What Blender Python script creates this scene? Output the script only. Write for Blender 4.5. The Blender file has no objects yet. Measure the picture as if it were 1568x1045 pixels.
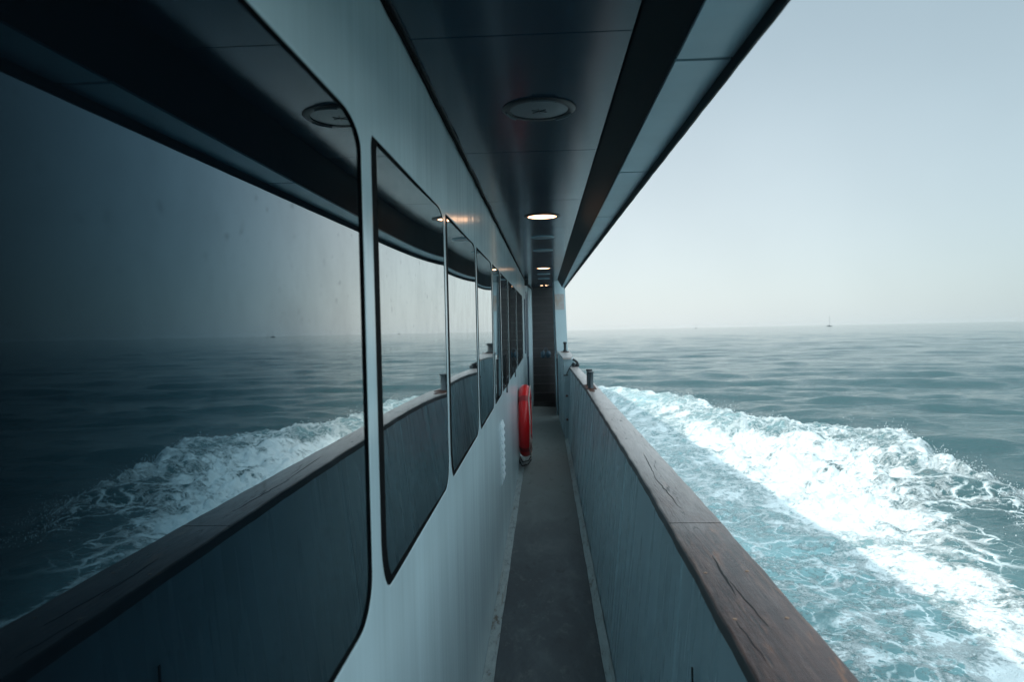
import bpy, bmesh, math, random
import numpy as np
from mathutils import Matrix, Vector
random.seed(7)
S = bpy.context.scene
C = S.collection
PI = math.pi
CAMH = 3.0                       # eye above the water
PITCH = math.radians(0.85)       # the boat rides bow up
# boat space: x to starboard, y forward, z up, origin at the eye
VM = Matrix.Translation((0, 0, CAMH)) @ Matrix.Rotation(PITCH, 4, 'X')

# ------------------------------------------------------------------ materials
def mat(name, base=(.5, .5, .5), rough=.5, spec=.5, metal=0.0, ior=1.5):
    m = bpy.data.materials.new(name); m.use_nodes = True
    b = m.node_tree.nodes['Principled BSDF']
    b.inputs['Base Color'].default_value = (*base, 1)
    b.inputs['Roughness'].default_value = rough
    b.inputs['Specular IOR Level'].default_value = spec
    b.inputs['Metallic'].default_value = metal
    b.inputs['IOR'].default_value = ior
    return m
def N(m, t, **kw):
    n = m.node_tree.nodes.new(t)
    for k, v in kw.items(): setattr(n, k, v)
    return n
def L(m, a, b): m.node_tree.links.new(a, b)
def bsdf(m): return m.node_tree.nodes['Principled BSDF']
def coords(m, scale, rot=(0, 0, 0)):
    tc = N(m, 'ShaderNodeTexCoord'); mp = N(m, 'ShaderNodeMapping')
    mp.inputs['Scale'].default_value = scale; mp.inputs['Rotation'].default_value = rot
    L(m, tc.outputs['Object'], mp.inputs['Vector']); return mp.outputs['Vector']
def noise(m, vec, scale=1, detail=4, rough=.55, dist=0):
    n = N(m, 'ShaderNodeTexNoise'); n.inputs['Scale'].default_value = scale
    n.inputs['Detail'].default_value = detail; n.inputs['Roughness'].default_value = rough
    n.inputs['Distortion'].default_value = dist
    L(m, vec, n.inputs['Vector']); return n.outputs['Fac']
def ramp(m, fac, stops):
    r = N(m, 'ShaderNodeValToRGB'); e = r.color_ramp.elements
    while len(e) < len(stops): e.new(.5)
    for i, (p, c) in enumerate(stops):
        e[i].position = p; e[i].color = (*c, 1) if len(c) == 3 else c
    L(m, fac, r.inputs['Fac']); return r.outputs['Color']
def g(v): return (v, v, v)
def mix(m, fac, a, b, mode='MIX'):
    n = N(m, 'ShaderNodeMix', data_type='RGBA', blend_type=mode)
    for s, v in ((n.inputs['Factor'], fac), (n.inputs[6], a), (n.inputs[7], b)):
        if isinstance(v, (int, float)): s.default_value = v
        elif isinstance(v, tuple): s.default_value = (*v, 1)
        else: L(m, v, s)
    return n.outputs[2]
def math_(m, op, a, b=None, c=None, clamp=False):
    n = N(m, 'ShaderNodeMath', operation=op, use_clamp=clamp)
    for i, v in enumerate((a, b, c)):
        if v is None: continue
        if isinstance(v, (int, float)): n.inputs[i].default_value = v
        else: L(m, v, n.inputs[i])
    return n.outputs[0]
def sstep(m, v, lo, hi):
    n = N(m, 'ShaderNodeMapRange', interpolation_type='SMOOTHSTEP')
    n.inputs['From Min'].default_value = lo if isinstance(lo, (int, float)) else 0
    n.inputs['From Max'].default_value = hi if isinstance(hi, (int, float)) else 1
    if not isinstance(lo, (int, float)): L(m, lo, n.inputs['From Min'])
    if not isinstance(hi, (int, float)): L(m, hi, n.inputs['From Max'])
    L(m, v, n.inputs['Value']); return n.outputs['Result']
def bump(m, h, strength, dist, prev=None):
    b = N(m, 'ShaderNodeBump'); b.inputs['Strength'].default_value = strength
    b.inputs['Distance'].default_value = dist
    if isinstance(h, float): b.inputs['Height'].default_value = h
    else: L(m, h, b.inputs['Height'])
    if prev is not None: L(m, prev, b.inputs['Normal'])
    return b.outputs['Normal']

def paint(name, base, rough, streak=.004, dirt=(.8, .9), wob=9.0, grime=(.25, .2, .14)):
    """glossy ship's enamel: rolled-on streaks running down, faint grime"""
    m = mat(name, base, rough)
    v = coords(m, (1.2, wob, .45)); n1 = noise(m, v, 1, 4, .5)
    v2 = coords(m, (3, wob * 4, .9)); n2 = noise(m, v2, 1, 3, .6)
    v3 = coords(m, (60, 60, 60)); n3 = noise(m, v3, 1, 4, .6)
    nm = bump(m, n1, 1.0, streak * 1.6); nm = bump(m, n2, .6, streak * .05, nm); nm = bump(m, n3, .25, .0003, nm)
    L(m, nm, bsdf(m).inputs['Normal'])
    v4 = coords(m, (2, 2.5, .6)); n4 = noise(m, v4, 1, 3, .55)
    k = ramp(m, n4, ((.35, g(dirt[0])), (.62, g(dirt[1]))))
    c = mix(m, 1.0, base, k, 'MULTIPLY')
    v5 = coords(m, (8, 11, 3)); n5 = noise(m, v5, 1, 6, .7)
    f = ramp(m, n5, ((.66, g(0)), (.78, g(.06))))
    c = mix(m, f, c, grime)
    L(m, c, bsdf(m).inputs['Base Color'])
    r = ramp(m, n2, ((.3, g(rough * .95)), (.7, g(rough * 1.1)))); L(m, r, bsdf(m).inputs['Roughness'])
    return m
M = {}
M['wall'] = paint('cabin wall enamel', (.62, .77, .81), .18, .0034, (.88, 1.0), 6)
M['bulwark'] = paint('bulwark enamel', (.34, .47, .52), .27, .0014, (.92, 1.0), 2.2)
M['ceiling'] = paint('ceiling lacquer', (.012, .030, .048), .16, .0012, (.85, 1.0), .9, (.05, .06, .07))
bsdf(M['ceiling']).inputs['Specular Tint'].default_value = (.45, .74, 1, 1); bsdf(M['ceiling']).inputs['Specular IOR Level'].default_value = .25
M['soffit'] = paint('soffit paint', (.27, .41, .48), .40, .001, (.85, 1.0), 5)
M['post'] = paint('white post enamel', (.62, .74, .78), .22, .002, (.9, 1.0), 4)
M['beamp'] = mat('dark beam paint', (.008, .014, .020), .55, .2)
M['rubber'] = mat('black rubber', (.004, .005, .006), .75, .05)
M['gap'] = mat('dark joint', (.004, .005, .006), .7)
M['bluedoor'] = mat('deep blue door paint', (.006, .035, .07), .3)
M['steel'] = mat('dull bollard steel', (.07, .085, .095), .38, .5, .6)
M['rust'] = mat('rusty plate', (.10, .035, .02), .7)
M['blackiron'] = mat('black painted iron', (.012, .016, .02), .45)
M['white'] = mat('white plastic', (.66, .76, .80), .4)
M['rope'] = mat('grey grab rope', (.45, .42, .38), .85)
M['ringred'] = mat('red life ring shell', (.62, .006, .010), .32)
M['strap'] = mat('dark red strap', (.26, .008, .012), .5)
M['lens'] = mat('unlit frosted lens', (.08, .105, .12), .35)
M['navy'] = mat('navy rubber', (.014, .045, .07), .4)
M['hull'] = mat('hull paint', (.55, .62, .65), .4)
M['far'] = mat('far boat hull', (.10, .12, .13), .6)
M['sail'] = mat('far mast', (.25, .28, .3), .6)
M['orange'] = None
def lampmat():
    m = mat('lit warm lens', (.8, .7, .6), .4)
    b = bsdf(m); b.inputs['Emission Color'].default_value = (1, .55, .30, 1); b.inputs['Emission Strength'].default_value = 7.5
    return m
M['lit'] = lampmat()
m = mat('tinted window glass', (.003, .006, .010), .5, 0)
m.node_tree.nodes.remove(bsdf(m))
df = N(m, 'ShaderNodeBsdfDiffuse'); df.inputs['Color'].default_value = (.004, .007, .010, 1)
gl = N(m, 'ShaderNodeBsdfGlossy'); ms = N(m, 'ShaderNodeMixShader')
# two glass faces of a tinted double pane reflect together; salt film dulls it in patches
v = coords(m, (1, .9, .7)); n = noise(m, v, 1, 1, .4); nm = bump(m, n, .22, .0014)
v = coords(m, (5, 9, 7)); film = noise(m, v, 1, 8, .68, .4)
v = coords(m, (60, 60, 60)); spots = noise(m, v, 1, 4, .6)
fr = N(m, 'ShaderNodeFresnel'); fr.inputs['IOR'].default_value = 1.5; L(m, nm, fr.inputs['Normal'])
k = math_(m, 'MULTIPLY_ADD', fr.outputs[0], 2.9, -.140, clamp=True)
k = math_(m, 'MINIMUM', k, math_(m, 'MULTIPLY_ADD', fr.outputs[0], .5, .5))
k = math_(m, 'MAXIMUM', k, .012)
k = math_(m, 'MULTIPLY', k, ramp(m, film, ((.30, g(.88)), (.60, g(1)))))
k = math_(m, 'MULTIPLY', k, ramp(m, spots, ((.27, g(.72)), (.36, g(1)))))
L(m, k, ms.inputs[0])
tint = mix(m, sstep(m, fr.outputs[0], .05, .24), (.42, .78, 1.0), (.96, 1.0, 1.0))
L(m, tint, gl.inputs['Color']); L(m, nm, gl.inputs['Normal'])
L(m, ramp(m, film, ((.35, g(.003)), (.75, g(.016)))), gl.inputs['Roughness'])
L(m, df.outputs[0], ms.inputs[1]); L(m, gl.outputs[0], ms.inputs[2])
L(m, ms.outputs[0], m.node_tree.nodes['Material Output'].inputs['Surface'])
M['glass'] = m
# deck: sanded non-skid paint, worn through to grey in the tread
m = mat('non skid deck paint', (.05, .06, .065), .7)
v = coords(m, (260, 260, 260)); n = noise(m, v, 1, 3, .7)
vw = coords(m, (4.4, 1.6, 1)); w = noise(m, vw, 1, 9, .72, .5)
vf = coords(m, (14, 7, 1)); wf = noise(m, vf, 1, 8, .7)
gr = N(m, 'ShaderNodeSeparateXYZ'); tc = N(m, 'ShaderNodeTexCoord'); L(m, tc.outputs['Object'], gr.inputs[0])
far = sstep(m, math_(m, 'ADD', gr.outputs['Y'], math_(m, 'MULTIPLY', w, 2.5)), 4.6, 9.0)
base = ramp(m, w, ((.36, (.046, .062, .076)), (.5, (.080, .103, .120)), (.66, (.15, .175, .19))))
base = mix(m, math_(m, 'MULTIPLY', far, .75), base, (.36, .40, .38))  # light on the far deck painted in as a paler forward tone
sp = ramp(m, wf, ((.56, g(0)), (.66, g(.6))))
base = mix(m, sp, base, (.19, .21, .21))
wet = ramp(m, wf, ((.30, g(.65)), (.42, g(0))))
base = mix(m, math_(m, 'MULTIPLY', wet, .6), base, (.014, .017, .02))
base = mix(m, .35, base, ramp(m, n, ((.3, g(.01)), (.7, g(.2)))), 'OVERLAY')
L(m, base, bsdf(m).inputs['Base Color'])
L(m, ramp(m, w, ((.3, g(.5)), (.7, g(.85)))), bsdf(m).inputs['Roughness'])
L(m, bump(m, n, .7, .0012), bsdf(m).inputs['Normal'])
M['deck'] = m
# painted margin of the deck
m = mat('worn margin paint', (.4, .46, .46), .5)
v = coords(m, (30, 9, 30)); n = noise(m, v, 1, 8, .7); v2 = coords(m, (60, 2, 60)); n2 = noise(m, v2, 1, 5, .6)
c = ramp(m, n, ((.34, (.10, .085, .065)), (.44, (.26, .32, .33)), (.7, (.37, .45, .46))))
c = mix(m, ramp(m, n2, ((.62, g(0)), (.72, g(.6)))), c, (.16, .13, .09))
L(m, c, bsdf(m).inputs['Base Color']); L(m, bump(m, n, .7, .003), bsdf(m).inputs['Normal'])
M['margin'] = m
# cap rail: varnished hardwood gone grey and cracked
m = mat('weathered varnished teak', (.12, .06, .045), .32)
vg = coords(m, (70, 5.5, 70)); ng = noise(m, vg, 1, 9, .70, .8)
vb = coords(m, (11, 4.0, 11)); nb = noise(m, vb, 1, 8, .68, .5)
vc = coords(m, (13, 2.6, 13)); nc = noise(m, vc, 1.3, 8, .66, 1.2)
c = ramp(m, ng, ((.32, (.012, .007, .008)), (.45, (.050, .020, .017)), (.56, (.105, .042, .031)), (.70, (.25, .14, .095))))
c2 = mix(m, ramp(m, nb, ((.46, g(0)), (.60, g(.55)))), c, (.13, .075, .068))
orange = ramp(m, nc, ((.58, g(0)), (.68, g(.6))))
c2 = mix(m, orange, c2, (.38, .14, .055))
sy = N(m, 'ShaderNodeSeparateXYZ'); tcy = N(m, 'ShaderNodeTexCoord'); L(m, tcy.outputs['Object'], sy.inputs[0])
worn = sstep(m, math_(m, 'MULTIPLY_ADD', nb, 2.2, math_(m, 'ADD', sy.outputs['Y'], -1.1)), 1.25, 3.3)  # salt wear plus grazing sheen, both put in as paler wood going forward
c2 = mix(m, math_(m, 'MULTIPLY', worn, .85), c2, mix(m, ng, (.36, .315, .30), (.76, .71, .69)))  # worn carries the painted sheen as well as the salt wear
vk = coords(m, (38, 3.4, 38), (0, 0, .03)); nk = noise(m, vk, 1, 10, .74, 1.6)
dark = ramp(m, nk, ((.36, g(.95)), (.43, g(0))))
c2 = mix(m, dark, c2, (.006, .005, .006))
vt = coords(m, (1.2, 22, 1)); nt = noise(m, vt, 1, 6, .7, .3)
c2 = mix(m, ramp(m, nt, ((.60, g(0)), (.72, g(.35)))), c2, (.22, .19, .17))
bsdf(m).inputs['Coat Weight'].default_value = .25; bsdf(m).inputs['Coat Roughness'].default_value = .22
L(m, c2, bsdf(m).inputs['Base Color'])
L(m, ramp(m, nb, ((.3, g(.26)), (.7, g(.46)))), bsdf(m).inputs['Roughness'])
nm = bump(m, ng, .6, .003); nm = bump(m, nk, .6, .005, nm); nm = bump(m, nt, .4, .003, nm); nm = bump(m, nb, .5, .004, nm)
L(m, nm, bsdf(m).inputs['Normal'])
M['teak'] = m
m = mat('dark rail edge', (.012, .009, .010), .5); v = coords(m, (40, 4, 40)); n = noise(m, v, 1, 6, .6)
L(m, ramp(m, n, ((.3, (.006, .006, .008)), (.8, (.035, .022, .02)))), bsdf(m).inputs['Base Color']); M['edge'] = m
m = mat('brown stair panel', (.06, .055, .055), .45); v = coords(m, (3, 3, 14)); n = noise(m, v, 1, 6, .6)
L(m, ramp(m, n, ((.3, (.026, .024, .026)), (.8, (.055, .050, .051)))), bsdf(m).inputs['Base Color']); M['stair'] = m
M['tread'] = mat('stair nosing', (.055, .05, .05), .5)
m = mat('painted lamp glow', (.45, .2, .12), .35); v = coords(m, (9, 9, 6)); n = noise(m, v, 1, 3, .5)
L(m, ramp(m, n, ((.35, (.58, .40, .32)), (.55, (.60, .56, .54)), (.7, (.55, .34, .33)))), bsdf(m).inputs['Base Color']); M['orange'] = m  # mottled orange and pink standing for lamp glow

# ------------------------------------------------------------------ mesh helpers
def link(name, me, m, parent=None, mw=None):
    o = bpy.data.objects.new(name, me); C.objects.link(o)
    if m is not None:
        for x in (m if isinstance(m, (list, tuple)) else [m]): me.materials.append(x)
    if parent is not None: o.parent = parent
    else: o.matrix_world = VM if mw is None else mw
    return o
def obj(name, bm, m, parent=None, smooth=False, mw=None, bevel=0):
    if bevel:
        bmesh.ops.bevel(bm, geom=[e for e in bm.edges if len(e.link_faces) == 2 and e.calc_face_angle(0) > .6],
                        offset=bevel, segments=2, profile=.6, affect='EDGES')
    bmesh.ops.recalc_face_normals(bm, faces=bm.faces)
    me = bpy.data.meshes.new(name); bm.to_mesh(me); bm.free()
    if smooth:
        for p in me.polygons: p.use_smooth = True
        try: me.set_sharp_from_angle(angle=math.radians(40))
        except Exception: pass
    return link(name, me, m, parent, mw)
def tag(o, label=None, cat=None, group=None, kind=None):
    if label: o['label'] = label
    if cat: o['category'] = cat
    if group: o['group'] = group
    if kind: o['kind'] = kind
    return o
def empty(name, loc=(0, 0, 0), mw=None):
    o = bpy.data.objects.new(name, None); o.empty_display_size = .1; C.objects.link(o)
    o.matrix_world = (VM if mw is None else mw) @ Matrix.Translation(loc); return o
def box(bm, x0, x1, y0, y1, z0, z1):
    v = [bm.verts.new((x, y, z)) for z in (z0, z1) for x, y in ((x0, y0), (x1, y0), (x1, y1), (x0, y1))]
    for f in ((0, 3, 2, 1), (4, 5, 6, 7), (0, 1, 5, 4), (1, 2, 6, 5), (2, 3, 7, 6), (3, 0, 4, 7)):
        bm.faces.new([v[i] for i in f])
    return v
def sweep(bm, rings, closed=True, caps=True):
    """rings: lists of points with equal counts"""
    R = [[bm.verts.new(p) for p in r] for r in rings]
    n = len(R[0])
    for a, b in zip(R, R[1:]):
        for i in range(n if closed else n - 1):
            j = (i + 1) % n
            bm.faces.new((a[i], a[j], b[j], b[i]))
    if caps and closed:
        bm.faces.new(R[0][::-1]); bm.faces.new(R[-1])
    return R
def tube(bm, pts, r, n=8, caps=True):
    pts = [Vector(p) for p in pts]; rings = []
    up = Vector((0, 0, 1))
    for i, p in enumerate(pts):
        d = (pts[min(i + 1, len(pts) - 1)] - pts[max(i - 1, 0)]).normalized()
        a = d.cross(up)
        if a.length < .1: a = d.cross(Vector((1, 0, 0)))
        a.normalize(); b = d.cross(a)
        rr = r[i] if isinstance(r, (list, tuple)) else r
        rings.append([p + a * math.cos(t) * rr + b * math.sin(t) * rr for t in [2 * PI * k / n for k in range(n)]])
    sweep(bm, rings, True, caps)
def lathe(bm, prof, n=32, c=(0, 0, 0), axis='Z'):
    """prof: (r, h) list, spun about the axis through c"""
    rings = []
    for k in range(n):
        t = 2 * PI * k / n; row = []
        for r, h in prof:
            p = (r * math.cos(t), r * math.sin(t), h)
            if axis == 'X': p = (h, r * math.cos(t), r * math.sin(t))
            row.append((p[0] + c[0], p[1] + c[1], p[2] + c[2]))
        rings.append(row)
    R = [[bm.verts.new(p) for p in r] for r in rings]
    for k in range(n):
        a, b = R[k], R[(k + 1) % n]
        for i in range(len(prof) - 1): bm.faces.new((a[i], b[i], b[i + 1], a[i + 1]))
    bmesh.ops.remove_doubles(bm, verts=bm.verts, dist=1e-6)

# ------------------------------------------------------------------ cabin wall with windows
WX = -.290; HC = .605; HF = -1.50; WT = .327; WB = -.480
def rrect(y0, y1, z0, z1, off, n=9):
    """window outline: each corner its own elliptical rounding, shrunk by off"""
    pts = []
    for sy, sz, rx, rz, a0 in ((1, 1, .10, .050, 0), (0, 1, .018, .034, PI / 2), (0, 0, .072, .105, PI), (1, 0, .085, .075, 1.5 * PI)):
        rx = max(rx - off, .004); rz = max(rz - off, .004)
        cy = y1 - rx if sy else y0 + rx; cz = z1 - rz if sz else z0 + rz
        for k in range(n + 1):
            t = a0 + PI / 2 * k / n; pts.append((cy + rx * math.cos(t), cz + rz * math.sin(t)))
    return pts
near = [-2.445, -1.545, -.645, .255, 1.157, 2.055, 2.955, 3.855, 4.53, 5.45, 7.03]
farE = [-1.60, -.70, .20, 1.098, 1.995, 2.912, 3.80, 4.50, 5.42, 7.00, 8.92]
wall = empty('cabin_wall', (0, 0, 0))
tag(wall, 'glossy pale blue cabin side wall with a row of dark tinted windows', 'wall')
bm = bmesh.new()
D = .007
cells = [-3.2] + [(farE[i] + near[i + 1]) / 2 for i in range(len(near) - 1)] + [8.96]
near = near[:5] + [q + .03 for q in farE[4:-1]]
for i in range(len(near)):
    y0, y1 = near[i], farE[i]; c0, c1 = cells[i], cells[i + 1]
    cy, cz = (y0 + y1) / 2, (WT + WB) / 2
    rings = []
    outer = []
    hole = rrect(y0 - .004, y1 + .004, WB - .004, WT + .004, -.004)
    n = len(hole) // 4
    # outer loop: straight projection on the cell rectangle, corner columns kept
    for k, (py, pz) in enumerate(hole):
        q = k // n; f = (k % n) / (n - 1)
        if q == 0: p = (c1, WB + (HC + .02 - WB)) if f >= .5 else None
        ty = {0: c1, 1: c0, 2: c0, 3: c1}[q]; tz = {0: HC + .02, 1: HC + .02, 2: HF - .02, 3: HF - .02}[q]
        if q in (0, 2):   # goes side -> corner -> top/bottom
            if f < .5: p = (ty, pz + (tz - pz) * 2 * f)
            elif f == .5: p = (ty, tz)
            else: p = (py + (ty - py) * (1 - (f - .5) * 2), tz)
        else:
            if f < .5: p = (py + (ty - py) * 2 * f, tz)
            elif f == .5: p = (ty, tz)
            else: p = (ty, pz + (tz - pz) * (1 - (f - .5) * 2))
        outer.append((WX, p[0], p[1]))
    rings.append(outer)
    rings.append([(WX, a, b) for a, b in hole])
    rings.append([(WX, a, b) for a, b in rrect(y0 - .002, y1 + .002, WB - .002, WT + .002, -.002)])
    for dx, off in ((-.0003, .0004), (-.0012, .0012), (-.0025, .0015), (-.03, .0015)):
        rings.append([(WX + dx, a, b) for a, b in rrect(y0 + off, y1 - off, WB + off, WT - off, off)])
    sweep(bm, rings, True, False)
v = [bm.verts.new(p) for p in ((WX, 8.96, HF - .02), (WX, 10.5, HF - .02), (WX, 10.5, HC + .02), (WX, 8.96, HC + .02))]
bm.faces.new(v)
v = [bm.verts.new(p) for p in ((WX, 12.0, HF - .02), (WX, 14.5, HF - .02), (WX, 14.5, HC + .02), (WX, 12.0, HC + .02))]
bm.faces.new(v)
v = [bm.verts.new(p) for p in ((WX, -14, HF - .02), (WX, -3.2, HF - .02), (WX, -3.2, HC + .02), (WX, -14, HC + .02))]
bm.faces.new(v)
bmesh.ops.remove_doubles(bm, verts=bm.verts, dist=1e-5)
skin = obj('wall_plating', bm, M['wall'], wall, smooth=True)
for i in range(len(near)):
    y0, y1 = near[i], farE[i]
    # glass: thin slab with a slight bow, as rolled sheet has
    bm = bmesh.new(); ny, nz = 28, 10
    w = y1 - y0
    kb = {4: .0042, 5: .003, 6: .0025}.get(i, .0006)
    fr = []
    for a in range(ny + 1):
        t = a / ny
        fr.append([(WX - .0035 + kb * (t * t * t - .2) * 1.0 - .0015, y0 + w * t, WB + (WT - WB) * b / nz) for b in range(nz + 1)])
    R = [[bm.verts.new(p) for p in r] for r in fr]
    Bk = [[bm.verts.new((p[0] - .008, p[1], p[2])) for p in r] for r in fr]
    for a in range(ny):
        for b in range(nz):
            bm.faces.new((R[a][b], R[a + 1][b], R[a + 1][b + 1], R[a][b + 1]))
            bm.faces.new((Bk[a][b], Bk[a][b + 1], Bk[a + 1][b + 1], Bk[a + 1][b]))
    for a in range(ny):
        bm.faces.new((R[a][0], Bk[a][0], Bk[a + 1][0], R[a + 1][0])); bm.faces.new((R[a][nz], R[a + 1][nz], Bk[a + 1][nz], Bk[a][nz]))
    for b in range(nz):
        bm.faces.new((R[0][b], R[0][b + 1], Bk[0][b + 1], Bk[0][b])); bm.faces.new((R[ny][b], Bk[ny][b], Bk[ny][b + 1], R[ny][b + 1]))
    pane = obj('window', bm, M['glass'], wall, smooth=True)
    # rubber gasket, wide on the aft side
    bm = bmesh.new()
    nearw = .30 if i == 9 else .042
    o1 = rrect(y0 + .003, y1 - .003, WB + .003, WT - .003, .003)
    i1 = rrect(y0 + nearw, y1 - .0026, WB + .0026, WT - .0026, .004 + (nearw > .2) * .0)
    X1 = WX - .0009
    sweep(bm, [[(WX - .016, a, b) for a, b in o1], [(X1, a, b) for a, b in o1],
               [(X1, a, b) for a, b in i1], [(WX - .016, a, b) for a, b in i1]], True, False)
    obj('gasket', bm, M['rubber'], pane, smooth=True)
# dark lining behind the plating, closes the cabin
bm = bmesh.new(); box(bm, WX - .12, WX - .035, -14, 10.45, HF, HC); obj('inner_lining', bm, M['gap'], wall)
# ceiling cove trim: rubber cord and dark bead
bm = bmesh.new()
tube(bm, [(WX + .006 + .0014 * math.sin(y * 9.1) + .001 * math.sin(y * 23), y, HC - .010 + .0014 * math.sin(y * 7.3 + 1)) for y in np.arange(-3, 12.2, .08)], .0055, 6)
obj('cove_cord', bm, M['rubber'], wall, smooth=True)
bm = bmesh.new(); box(bm, WX + .0005, WX + .0125, -3, 12.2, HC - .005, HC + .004); obj('cove_bead', bm, M['blackiron'], wall)
# door at the forward end of the wall
bm = bmesh.new()
box(bm, WX - .02, WX - .012, 10.5, 12.0, HF, HC)
door = obj('door', bm, M['post'], wall)
bm = bmesh.new(); box(bm, WX - .012, WX + .004, 10.56, 11.7, WB - .10, WT + .13); obj('door_panel', bm, M['bluedoor'], door, bevel=.003)
bm = bmesh.new(); box(bm, WX - .012, WX + .012, 11.25, 11.42, HF, WB - .10); obj('drain_channel', bm, M['bluedoor'], door, bevel=.003)
bm = bmesh.new(); box(bm, WX, WX + .014, 9.60, 9.80, WB + .02, WT - .02); obj('door_trim', bm, M['bluedoor'], wall, bevel=.003)
bm = bmesh.new(); box(bm, WX + .0, WX + .055, 12.05, 12.55, HF + .002, HC - .004)
p = obj('door_post', bm, M['post'], wall, bevel=.012, smooth=True)
# vent
vent = empty('wall_vent', (WX, 4.22, -.83))
tag(vent, 'white louvred vent low on the cabin wall beside the life ring', 'vent')
bm = bmesh.new(); box(bm, .0005, .006, -.02, .20, -.19, .19)
obj('vent_plate', bm, M['white'], vent, bevel=.002)
for k in range(8):
    bm = bmesh.new(); z = -.16 + k * .045
    sweep(bm, [[(.006, y, z), (.017, y, z - .002), (.017, y, z + .002), (.006, y, z + .034)] for y in (0, .18)])
    obj('louvre', bm, M['white'], vent, bevel=.001)
# little clips on the window sills
for k, (y, h, lab) in enumerate(((4.95, .10, 'small corroded metal clip on the window sill above the vent'), (6.35, .16, 'small corroded metal clip on the window sill above the life ring'))):
    t = empty('window_clip', (WX, y, WB - .02)); tag(t, lab, 'clip', 'clips on the window sills')
    bm = bmesh.new(); box(bm, .0005, .010, -.012, .012, -.02, h * .4); obj('clip_base', bm, M['steel'], t, bevel=.002)
    bm = bmesh.new(); tube(bm, [(.008, 0, h * .3), (.016, .01, h * .6), (.010, .0, h), (.004, -.02, h * .85)], .005, 6); obj('hook', bm, M['steel'], t, smooth=True)
# black hardware under the ceiling
t = empty('floodlight', (WX + .03, 9.9, HC - .05)); tag(t, 'small black floodlight bracket at the top forward end of the cabin wall', 'floodlight')
bm = bmesh.new(); box(bm, -.025, .03, -.05, .05, -.045, .046); obj('housing', bm, M['blackiron'], t, bevel=.006)
bm = bmesh.new(); box(bm, .03, .048, -.03, .03, -.075, -.03); obj('bracket', bm, M['blackiron'], t, bevel=.004)
bm = bmesh.new(); tube(bm, [(.045, .0, -.06), (.075, .03, -.085), (.085, .05, -.12)], .014, 8); obj('lamp_head', bm, M['blackiron'], t, smooth=True)

# ------------------------------------------------------------------ deck
def strip(name, m, xa, xb, za, zb, y0=-14, y1=14.6, thick=.03, parent=None, n=60, wob=0):
    bm = bmesh.new(); rings = []
    for k in range(n + 1):
        y = y0 + (y1 - y0) * k / n
        w1 = wob * math.sin(y * 5.1) * .6 + wob * math.sin(y * 13.7 + 2) * .5 + wob * math.sin(y * 31) * .25
        a, b = (xa, xb + w1) if xa < 0 else (xa + w1, xb)
        rings.append([(a, y, za), (b, y, zb), (b, y, min(za, zb) - thick), (a, y, min(za, zb) - thick)])
    sweep(bm, rings); return obj(name, bm, m, parent)
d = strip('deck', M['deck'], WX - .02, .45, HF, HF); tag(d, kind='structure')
d['label'] = 'dark grey non-skid side deck of the boat'
ml = strip('deck_margin', M['margin'], WX + .001, -.243, HF + .012, HF + .004, n=500, wob=.0015)
tag(ml, 'worn pale painted margin strip on the deck along the cabin wall', 'margin strip')

# ------------------------------------------------------------------ bulwark
ys = [-14, 0, 1.1, 1.65, 2.5, 3.5, 5.7, 8.7, 14]
xin = [.30, .315, .325, .335, .343, .341, .335, .288, .26]
xout = [.46, .475, .487, .489, .487, .474, .444, .392, .34]
yo = [-14, 0, 1.1, 1.5, 2.05, 3.3, 5.9, 8.6, 14]
def fin(y): return float(np.interp(y, ys, xin))
def fout(y): return float(np.interp(y, yo, xout))
HG = -.58; TH = .032
bul = empty('bulwark', (0, 0, 0)); tag(bul, 'grey blue painted steel bulwark under the wooden cap rail', 'bulwark')
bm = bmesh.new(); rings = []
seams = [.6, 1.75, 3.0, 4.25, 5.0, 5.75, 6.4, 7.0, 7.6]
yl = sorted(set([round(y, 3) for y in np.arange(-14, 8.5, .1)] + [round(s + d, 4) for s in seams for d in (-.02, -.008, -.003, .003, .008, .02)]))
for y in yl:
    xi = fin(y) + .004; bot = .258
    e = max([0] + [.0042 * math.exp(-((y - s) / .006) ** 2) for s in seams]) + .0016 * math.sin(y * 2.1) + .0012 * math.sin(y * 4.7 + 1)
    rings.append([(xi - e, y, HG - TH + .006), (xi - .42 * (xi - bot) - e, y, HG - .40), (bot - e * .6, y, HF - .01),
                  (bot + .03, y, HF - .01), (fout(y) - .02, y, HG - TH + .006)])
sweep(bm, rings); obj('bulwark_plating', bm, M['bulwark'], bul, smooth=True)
strip('kerb_fillet', M['margin'], .222, .2575, HF + .006, HF + .034, y1=8.5, parent=bul, n=500, wob=.0015)
bm = bmesh.new(); rings = []
for y in np.arange(-14, 8.51, .05):
    y = float(y)
    w = .0012 * math.sin(y * 17) + .0008 * math.sin(y * 41)
    a, b = fin(y) + w, fout(y) + w; r = .005
    rings.append([(a, y, HG - TH), (a, y, HG - r), (a + r * .4, y, HG - r * .3), (a + r, y, HG), (b - r, y, HG), (b - r * .3, y, HG - r * .4), (b, y, HG - r), (b, y, HG - TH)])
sweep(bm, rings)
bm.normal_update()
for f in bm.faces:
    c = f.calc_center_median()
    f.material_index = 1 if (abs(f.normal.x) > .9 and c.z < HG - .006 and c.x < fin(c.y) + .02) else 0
rail = obj('cap_rail', bm, [M['teak'], M['edge']], bul, smooth=True)
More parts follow.
